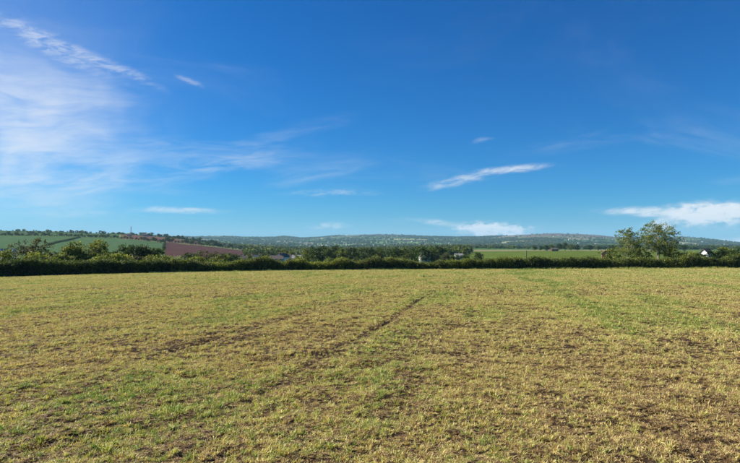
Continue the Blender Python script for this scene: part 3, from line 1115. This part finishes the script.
def belt():
    spec = []   # px, depth, top row in the photo, material
    for i, (px, top, m) in enumerate([(306, 249, 'light'), (314, 248, 'mid'), (320, 246, 'dark'), (327, 248, 'mid'), (335, 246, 'dark'),
                                      (343, 248.5, 'mid'), (351, 247, 'dark'), (361, 247.5, 'mid'), (370, 248, 'dark'), (379, 248, 'mid'),
                                      (388, 248, 'dark'), (397, 247.5, 'dark'), (406, 248, 'mid'), (415, 247.5, 'dark'), (424, 246.5, 'dark'),
                                      (432, 248, 'mid'), (439, 246.5, 'dark')]):
        d = 255 + 18 * math.sin(i * 2.1)
        x, y, z = at(px, d)
        want = EYE - (top - HY) / F * d - z
        k = i % 4
        h = (10, 11, 9, 12)[k]
        s = want / h
        tree('tree', px, d, kind_tree(k, m), '%s tree from the left in the dense belt beyond the middle hedge' % ORD[i], 'tree',
             'trees in the belt', s=(max(s, 0.95), max(s, 0.95), s), rz=i * 1.3)
    # brighter shrubs in front of the belt
    for i, (px, top, m, lab) in enumerate([(340, 256.5, 'light', 'rounded bright green bush in front of the dense tree belt'),
                                           (330, 258, 'mid', 'small green bush left of the rounded bright bush'),
                                           (398, 260, 'light', 'low pale bush at the foot of the dark belt trees'),
                                           (434, 254, 'olive', 'wide brownish-green tree at the right end of the belt'),
                                           (446, 253, 'olive', 'rounded greyish-green tree right of the belt'),
                                           (455, 255, 'mid', 'low green tree beside the white-roofed house'),
                                           (465, 254, 'dark', 'small dark tree right of the white-roofed house'),
                                           (478, 252.5, 'dark', 'lone small dark tree at the left of the meadow'),
                                           (355, 258, 'mid', 'green bush right of the rounded bright bush')]):
        d = 205 if px < 420 else 240
        x, y, z = at(px, d)
        want = EYE - (top - HY) / F * d - z
        k = (i + 1) % 4
        s = max(want, 2.2) / (10, 11, 9, 12)[k]
        tree('tree' if 'tree' in lab else 'bush', px, d, kind_tree(k, m), lab, 'tree' if 'tree' in lab else 'bush', 'trees round the belt',
             s=(max(s, 0.62), max(s, 0.62), s), rz=i * 2.0)
    # trees round the houses
    for i, (px, d, top, m) in enumerate([(236, 300, 255, 'dark'), (250, 330, 254, 'mid'), (252, 300, 257, 'light'), (263, 330, 252.5, 'dark'),
                                         (268, 420, 250, 'mid'), (278, 420, 249, 'dark'), (285, 410, 250, 'mid'), (292, 400, 249.5, 'light'),
                                         (297, 290, 255.5, 'light'), (307, 300, 251, 'dark'), (258, 430, 250.5, 'dark'), (245, 440, 251, 'mid')]):
        x, y, z = at(px, d)
        want = EYE - (top - HY) / F * d - z
        k = i % 4
        s = max(want, 3.0) / (10, 11, 9, 12)[k]
        tree('tree', px, d, kind_tree(k, m), '%s tree from the left among the grey-roofed houses' % ORD[i], 'tree', 'trees among the houses',
             s=(max(s, 0.75), max(s, 0.75), s), rz=i * 0.8)
    # line of trees along the far side of the meadow
    for i, px in enumerate((534, 541, 547, 552, 559, 565, 571, 577, 590, 598, 612, 622, 648, 664, 684)):
        d = 690 + 25 * math.sin(i * 1.7)
        s = (0.75, 0.6, 0.9, 0.7, 0.95, 1.0, 0.9, 0.7)[i % 8]
        tree('tree', px, d, kind_tree(i % 4, 'dark' if i % 3 else 'mid'), '%s tree from the left in the line along the far side of the meadow' % nth(i), 'tree',
             'trees beyond the meadow', s=(s * 1.25, s * 1.25, s), rz=i * 1.9)
    # hilltop and field-boundary trees of the left slope
    n = 0
    runs = [((-20, 1015), (118, 1000), 60, 0.56, '%s tree from the left in the hedgerow along the top of the green slope', 'trees along the top of the green slope'),
            ((122, 975), (164, 940), 16, 0.62, '%s tree from the left between the green slope and the upper red field', 'trees between green and upper red field'),
            ((165, 1010), (252, 1015), 34, 0.80, '%s tree from the left in the dark hedgerow above the lower red field', 'trees above the lower red field'),
            ((163.5, 620), (165, 940), 9, 0.45, '%s tree up the slope between the green slope and the lower red field', 'trees between green and lower red field'),
            ((140, 1330), (215, 1420), 26, 0.85, '%s tree from the left on the skyline right of the mast', 'trees on the skyline right of the mast'),
            ((0, 1500), (118, 1420), 22, 0.38, '%s small tree from the left on the far left skyline', 'trees on the left skyline')]
    for (p0, d0), (p1, d1), cnt, s0, lab, grp in runs:
        for i in range(cnt):
            t = (i + random.uniform(-0.3, 0.3)) / max(cnt - 1, 1)
            px, d = p0 + (p1 - p0) * t, d0 + (d1 - d0) * t + random.uniform(-10, 10)
            s = s0 * random.uniform(0.5, 1.25)
            tree('tree', px, d, kind_tree(n % 4, ('dark', 'mid', 'dark')[n % 3]), lab % nth(i), 'tree', grp, s=(s * random.uniform(1.1, 1.7), s * 1.3, s), rz=n * 1.7)
            n += 1
    # thin hedge running up the green slope
    p = np.array([at(45 + (80 - 45) * t, 640 + 330 * t) for t in np.linspace(0, 1, 30)])
    hedge('hedge', p, 1.1, 1.2, 0.35, 30, 'leaf_dark', 'thin dark hedge running diagonally up the green slope', 61)


belt()

# ------------------------------------------------------------------ buildings
def boxm(lo, hi):
    (x0, y0, z0), (x1, y1, z1) = lo, hi
    V = np.array([(x0, y0, z0), (x1, y0, z0), (x1, y1, z0), (x0, y1, z0), (x0, y0, z1), (x1, y0, z1), (x1, y1, z1), (x0, y1, z1)], float)
    Fc = np.array([(0, 3, 2, 1), (4, 5, 6, 7), (0, 1, 5, 4), (1, 2, 6, 5), (2, 3, 7, 6), (3, 0, 4, 7)])
    return V, Fc


def wall_mesh(L, W, H, rise, mat):
    """gabled shell: long side along x"""
    V = np.array([(-L/2, -W/2, -1), (L/2, -W/2, -1), (L/2, W/2, -1), (-L/2, W/2, -1), (-L/2, -W/2, H), (L/2, -W/2, H), (L/2, W/2, H), (-L/2, W/2, H),
                  (-L/2, 0, H + rise), (L/2, 0, H + rise)], float)
    me = bpy.data.meshes.new('wall')
    me.from_pydata(V.tolist(), [], [(0, 1, 5, 4), (2, 3, 7, 6), (1, 2, 6, 9, 5), (3, 0, 4, 8, 7)])
    me.materials.append(mat); me.update()
    return me


def roof_mesh(L, W, H, rise, mat, ov=0.35, th=0.16):
    parts = []
    for s in (-1, 1):
        k = rise / (W / 2)
        e = np.array([0, s * (W / 2 + ov), H - ov * k + 0.04]); r_ = np.array([0, 0, H + rise + 0.04])
        up = np.array([0, 0, th])
        x = np.array([L / 2 + ov, 0, 0])
        V = np.array([e - x, e + x, r_ + x, r_ - x, e - x + up, e + x + up, r_ + x + up, r_ - x + up])
        Fc = np.array([(0, 3, 2, 1), (4, 5, 6, 7), (0, 1, 5, 4), (1, 2, 6, 5), (2, 3, 7, 6), (3, 0, 4, 7)])
        parts.append((V, Fc))
    v, f = join(parts)
    return mesh_np('roof', v, f, mat)


def house(name, px, dep, L, W, H, rise, rz, wall, roofm, label, cat='house', group=None, windows=3, storeys=2, chimney=True, lift=0.0):
    x, y, z = at(px, dep)
    t = empty(name, (x, y, z + lift), rz)
    tag(t, label, cat, group)
    link('wall', wall_mesh(L, W, H, rise, M[wall]), t)
    rf = link('roof', roof_mesh(L, W, H, rise, M[roofm]), t)
    if chimney:
        for sx in (-0.42, 0.42):
            link('chimney', mesh_np('chimney', *boxm((L * sx - .35, -.4, H + rise - .5), (L * sx + .35, .4, H + rise + 1.0)), M['brick']), rf)
    sh = H / storeys
    for s in range(storeys):
        for k in range(windows):
            cx = L * ((k + 0.5) / windows - 0.5)
            if s == 0 and k == windows // 2 and windows > 1:
                d = link('door', mesh_np('door', *boxm((cx - .5, -W / 2 - .06, 0), (cx + .5, -W / 2 - .012, 2.05)), M['door']), t)
                link('handle', mesh_np('handle', *boxm((cx + .33, -W / 2 - .12, 1.0), (cx + .4, -W / 2 - .062, 1.1)), M['steel']), d)
                continue
            z0 = s * sh + 0.95
            fr = link('window', mesh_np('window', *boxm((cx - .65, -W / 2 - .07, z0), (cx + .65, -W / 2 - .012, z0 + 1.2)), M['frame']), t)
            for q in (-1, 1):
                link('pane', mesh_np('pane', *boxm((cx + q * .31 - .26, -W / 2 - .085, z0 + .07), (cx + q * .31 + .26, -W / 2 - .072, z0 + 1.13)), M['glass']), fr)
    return t


def buildings():
    g = 'houses in the dip beyond the middle hedge'
    house('house', 239, 345, 8, 7, 3.6, 2.0, 0.25, 'render_grey', 'slate', 'grey house with a dark slate roof, leftmost of those beyond the hedge', group=g, storeys=1, lift=0.0)
    house('house', 245.5, 350, 7, 7, 3.6, 2.0, -0.2, 'render_grey', 'slate', 'dark-roofed house just right of the leftmost grey house', group=g, storeys=1, lift=0.0)
    house('house', 256, 345, 8, 7, 3.4, 2.2, 1.0, 'render_grey', 'slate_pale', 'house with a pale roof standing alone between two groups of houses', group=g, storeys=1, lift=0.0)
    house('house', 274, 340, 12, 7, 3.2, 2.0, 0.05, 'render_grey', 'slate', 'long low slate-roofed house left of the pale gable', group=g, storeys=1, lift=0.0)
    house('house', 282.5, 345, 7, 6, 4.4, 2.2, 1.05, 'render_white', 'slate', 'tall narrow house showing a pale gable to the field', group=g, storeys=1, lift=0.0, windows=1)
    house('house', 292, 370, 9, 7, 3.6, 2.0, 0.2, 'render_grey', 'slate', 'grey house right of the pale gable', group=g, storeys=1, lift=0.0)
    house('house', 301, 360, 11, 7, 3.4, 2.0, 0.0, 'render_grey', 'slate_pale', 'grey-roofed house nearest the tree belt', group=g, storeys=1, lift=0.0)
    house('house', 279, 455, 9, 7, 3.6, 2.0, 0.1, 'render_white', 'tile', 'house with a brown tiled roof above the long low house', group=g, storeys=1, lift=0.0)
    house('house', 287, 470, 8, 7, 3.6, 2.0, -0.2, 'render_white', 'slate_pale', 'small pale house above the pale gable, between trees', group=g, storeys=1, lift=0.0)
    house('house', 458.5, 330, 4.4, 4, 1.6, 1.3, 0.1, 'render_white', 'slate_pale', 'small white-roofed house at the right end of the tree belt', windows=2, storeys=1, chimney=False, lift=0.9)
    house('house', 424.5, 240, 4, 4, 3.0, 1.6, 0.2, 'render_white', 'slate_pale', 'tiny white shed showing among the belt trees', 'shed', windows=1, storeys=1, chimney=False, lift=1.0)
    house('house', 605.5, 240, 3.6, 3.4, 3.0, 1.4, 1.2, 'brick', 'tile', 'small red-brick house left of the airy trees', windows=1, storeys=1, chimney=False, lift=0.4)
    house('barn', 554, 660, 8, 6, 2.4, 1.4, 0.1, 'door', 'slate', 'dark barn at the far side of the meadow, left of the brick house', 'barn', windows=1, storeys=1, chimney=False)
    house('house', 706, 170, 2.2, 2.2, 3.7, 1.0, 0.4, 'render_white', 'slate', 'white gable end showing between the bushes at far right', windows=1, storeys=1, chimney=False, lift=0.25)
    house('house', 8, 150, 3.2, 3.0, 3.2, 1.4, 0.95, 'render_white', 'slate_pale', 'white house half hidden by bushes at the left edge of the photo', windows=2, chimney=False, lift=1.3, storeys=1)
    house('house', 75, 128, 3.2, 3.0, 2.4, 1.2, 1.3, 'render_white', 'slate_pale', 'small white shed peeping out below the bright round tree', 'shed', windows=1, storeys=1, chimney=False, lift=0.3)
    # mast compound on the hill
    x, y, z = at(131, 1215)
    mast = empty('lattice_mast', (x, y, z))
    tag(mast, 'thin lattice mast standing on the red hilltop', 'mast')
    Hm, b0, b1 = 21.0, 1.3, 0.45
    for k in range(4):
        sx, sy = ((-1, -1), (1, -1), (1, 1), (-1, 1))[k]
        v, f = tube([(sx * b0, sy * b0, -0.5), (sx * b1, sy * b1, Hm)], [0.16, 0.11], 5)
        link('leg', mesh_np('leg', v, f, M['steel']), mast)
    br = []
    for lv in range(9):
        z0, z1 = Hm * lv / 9, Hm * (lv + 1) / 9
        w0, w1 = b0 + (b1 - b0) * lv / 9, b0 + (b1 - b0) * (lv + 1) / 9
        for sx, sy, ex, ey in ((-1, -1, 1, -1), (1, -1, 1, 1), (1, 1, -1, 1), (-1, 1, -1, -1)):
            br.append(tube([(sx * w0, sy * w0, z0), (ex * w1, ey * w1, z1)], [0.06, 0.06], 4))
            br.append(tube([(sx * w1, sy * w1, z1), (ex * w1, ey * w1, z1)], [0.06, 0.06], 4))
    link('bracing', mesh_np('bracing', *join(br), M['steel']), mast)
    for k in range(3):
        a = k * 2.09
        link('antenna', mesh_np('antenna', *boxm((0.8 * math.cos(a) - .18, 0.8 * math.sin(a) - .18, Hm - 3.2), (0.8 * math.cos(a) + .18, 0.8 * math.sin(a) + .18, Hm - 1.0)), M['tin_white']), mast)
    v, f = tube([(0, 0, Hm - 0.5), (0, 0, Hm + 3)], [0.09, 0.05], 5)
    link('spike', mesh_np('spike', v, f, M['steel']), mast)
    house('shed', 129.5, 1205, 9, 6, 3.0, 1.6, 0.1, 'render_grey', 'slate', 'low dark building at the foot of the hilltop mast', 'building', windows=2, storeys=1, chimney=False)
    house('house', 146, 1260, 11, 7, 4.4, 2.4, 0.0, 'render_grey', 'slate', 'grey farmhouse on the skyline right of the mast', windows=3, chimney=True)
    # wooden post rising out of the right hedge
    x, y, z = at(526, 97.6)
    post = empty('wooden_post', (x, y, z))
    tag(post, 'weathered wooden post standing up out of the right hedge before the meadow', 'post')
    v, f = tube([(0, 0, -0.4), (0.02, 0, 1.6), (0.05, 0.01, 3.35)], [0.11, 0.10, 0.085], 8)
    link('shaft', mesh_np('shaft', v, f, M['wood'], True), post)
    v, f = tube([(0.05, 0.01, 3.34), (0.05, 0.01, 3.40)], [0.095, 0.02], 8)
    link('cap', mesh_np('cap', v, f, M['wood']), post)


buildings()


def town():
    """white and grey houses scattered over the far valley side"""
    protos = []
    for wall, rf in (('render_white', 'slate'), ('render_white', 'tile'), ('render_grey', 'slate'), ('render_white', 'slate_pale'), ('brick', 'slate')):
        parts = [wall_mesh(11, 8, 5.2, 3, M[wall]), roof_mesh(11, 8, 5.2, 3, M[rf])]
        protos.append(parts)
    r = random.Random(5)
    spots = []
    for cx, sx, d0, d1, cnt, where in ((340, 34, 3300, 4600, 40, 'left of the middle'), (395, 40, 3200, 4300, 34, 'above the tree belt'),
                                       (475, 30, 3400, 4800, 22, 'right of the middle'), (570, 45, 3200, 4700, 30, 'below the right-hand hill'),
                                       (700, 22, 3000, 4200, 18, 'at far right beyond the bushes'), (225, 25, 1700, 3000, 12, 'above the lower red field')):
        for i in range(cnt):
            spots.append((r.gauss(cx, sx), r.uniform(d0, d1), where))
    for i, (px, d, where) in enumerate(spots):
        x, y, z = at(px, d)
        t = empty('house', (x, y, z + 1), r.uniform(0, 3.14), r.uniform(0.65, 1.1))
        p = protos[r.randrange(5)]
        link('wall', p[0], t)
        link('roof', p[1], t)
        tag(t, 'tiny pale house of the far town on the hillside, %s' % where, 'house', 'houses of the far town %s' % where)


town()

# ------------------------------------------------------------------ far woods and hedgerows (one mass each)
def far_crown(name, seed, mat):
    r = np.random.default_rng(seed)
    n = 90
    d = r.normal(0, 1, (n, 3)); d /= np.linalg.norm(d, axis=1, keepdims=True)
    C = d * (r.uniform(0.5, 1, n) ** 0.5)[:, None] * np.array([1, 1, 0.8]) + np.array([0, 0, 0.75])
    C[:, 2] = np.maximum(C[:, 2], 0.05)
    V, Fc = leaf_quads(C, 0.36, r, 0.6)
    return bpy.data.objects.new(name, mesh_np(name, V, Fc, M[mat], False, attrs={'lv': np.repeat(r.uniform(0, 1, n), 4)}))


crowns = bpy.data.collections.new('far_crowns')
for i, m in enumerate(('leaf_dark', 'leaf_mid', 'leaf_dark', 'leaf_mid', 'leaf_dark')):
    crowns.objects.link(far_crown('far_crown_%d' % i, 900 + i, m))


def far_woods():
    X, Y = wedge(900000, 1050, 7600, 40)
    idc, gap = cells(X, Y)
    wood = (idc * 37 % 1.0) < 0.22
    z = ground_z(X, Y)
    px, py = px_of(X, Y, z)
    moor = sstep(30, 75, z + 30 * sstep(470, 540, px) + 30 * (fbm(X / 600, Y / 600, 51, 4) - 0.5)) * (Y > 3500)
    keep = ((gap < 6) & (rng.uniform(0, 1, len(X)) < 0.6)) | (wood & (rng.uniform(0, 1, len(X)) < 0.75)) | (rng.uniform(0, 1, len(X)) < 0.006)
    keep &= rng.uniform(0, 1, len(X)) > moor * 0.93
    keep &= ~((px < 205) & (Y < 1450) & (px > 115)) & ~((px < 260) & (Y < 1040)) & ~((px > 450) & (Y < 1100)) & ~((px < 118) & (Y < 1030))
    keep &= ~((px < 118) & (Y < 1900) & (rng.uniform(0, 1, len(X)) < 0.8))
    X, Y, z = X[keep], Y[keep], z[keep]
    # a thicker wood in the valley just past the houses and the belt
    X2, Y2 = wedge(26000, 520, 1500, 40)
    z2 = ground_z(X2, Y2)
    p2, _ = px_of(X2, Y2, z2)
    k2 = (p2 > 245) & (p2 < 470) & (fbm(X2 / 90, Y2 / 90, 70, 3) > 0.45)
    X, Y, z = np.r_[X, X2[k2]], np.r_[Y, Y2[k2]], np.r_[z, z2[k2]]
    n = len(X)
    s = rng.uniform(3.2, 6.5, n) * np.interp(Y, [500, 1500, 4000], [0.8, 0.9, 1.25])
    rot = np.stack([np.zeros(n), np.zeros(n), rng.uniform(0, 6.283, n)], -1)
    scatter('distant_woodland', np.stack([X, Y, z - 0.6], -1), rot, np.stack([s, s, s * rng.uniform(0.7, 1.15, n)], -1), np.zeros(n), 5, crowns,
            'distant woods and hedgerow trees covering the valley and far hills', 'woodland')
    print('far trees', n)


far_woods()

# ------------------------------------------------------------------ haze
def haze():
    m, n, out = new_mat('haze')
    v = n.new('ShaderNodeVolumePrincipled')
    v.inputs['Color'].default_value = (0.42, 0.74, 1.0, 1)
    v.inputs['Density'].default_value = 6.0e-5
    v.inputs['Anisotropy'].default_value = 0.0
    m.node_tree.links.new(v.outputs[0], out.inputs['Volume'])
    V, Fc = boxm((-17000, -17000, -140), (17000, 17000, 320))
    o = link('haze', mesh_np('haze', V, Fc, m))
    tag(o, 'pale blue haze lying over the far valley and hills', 'haze', kind='stuff')


haze()
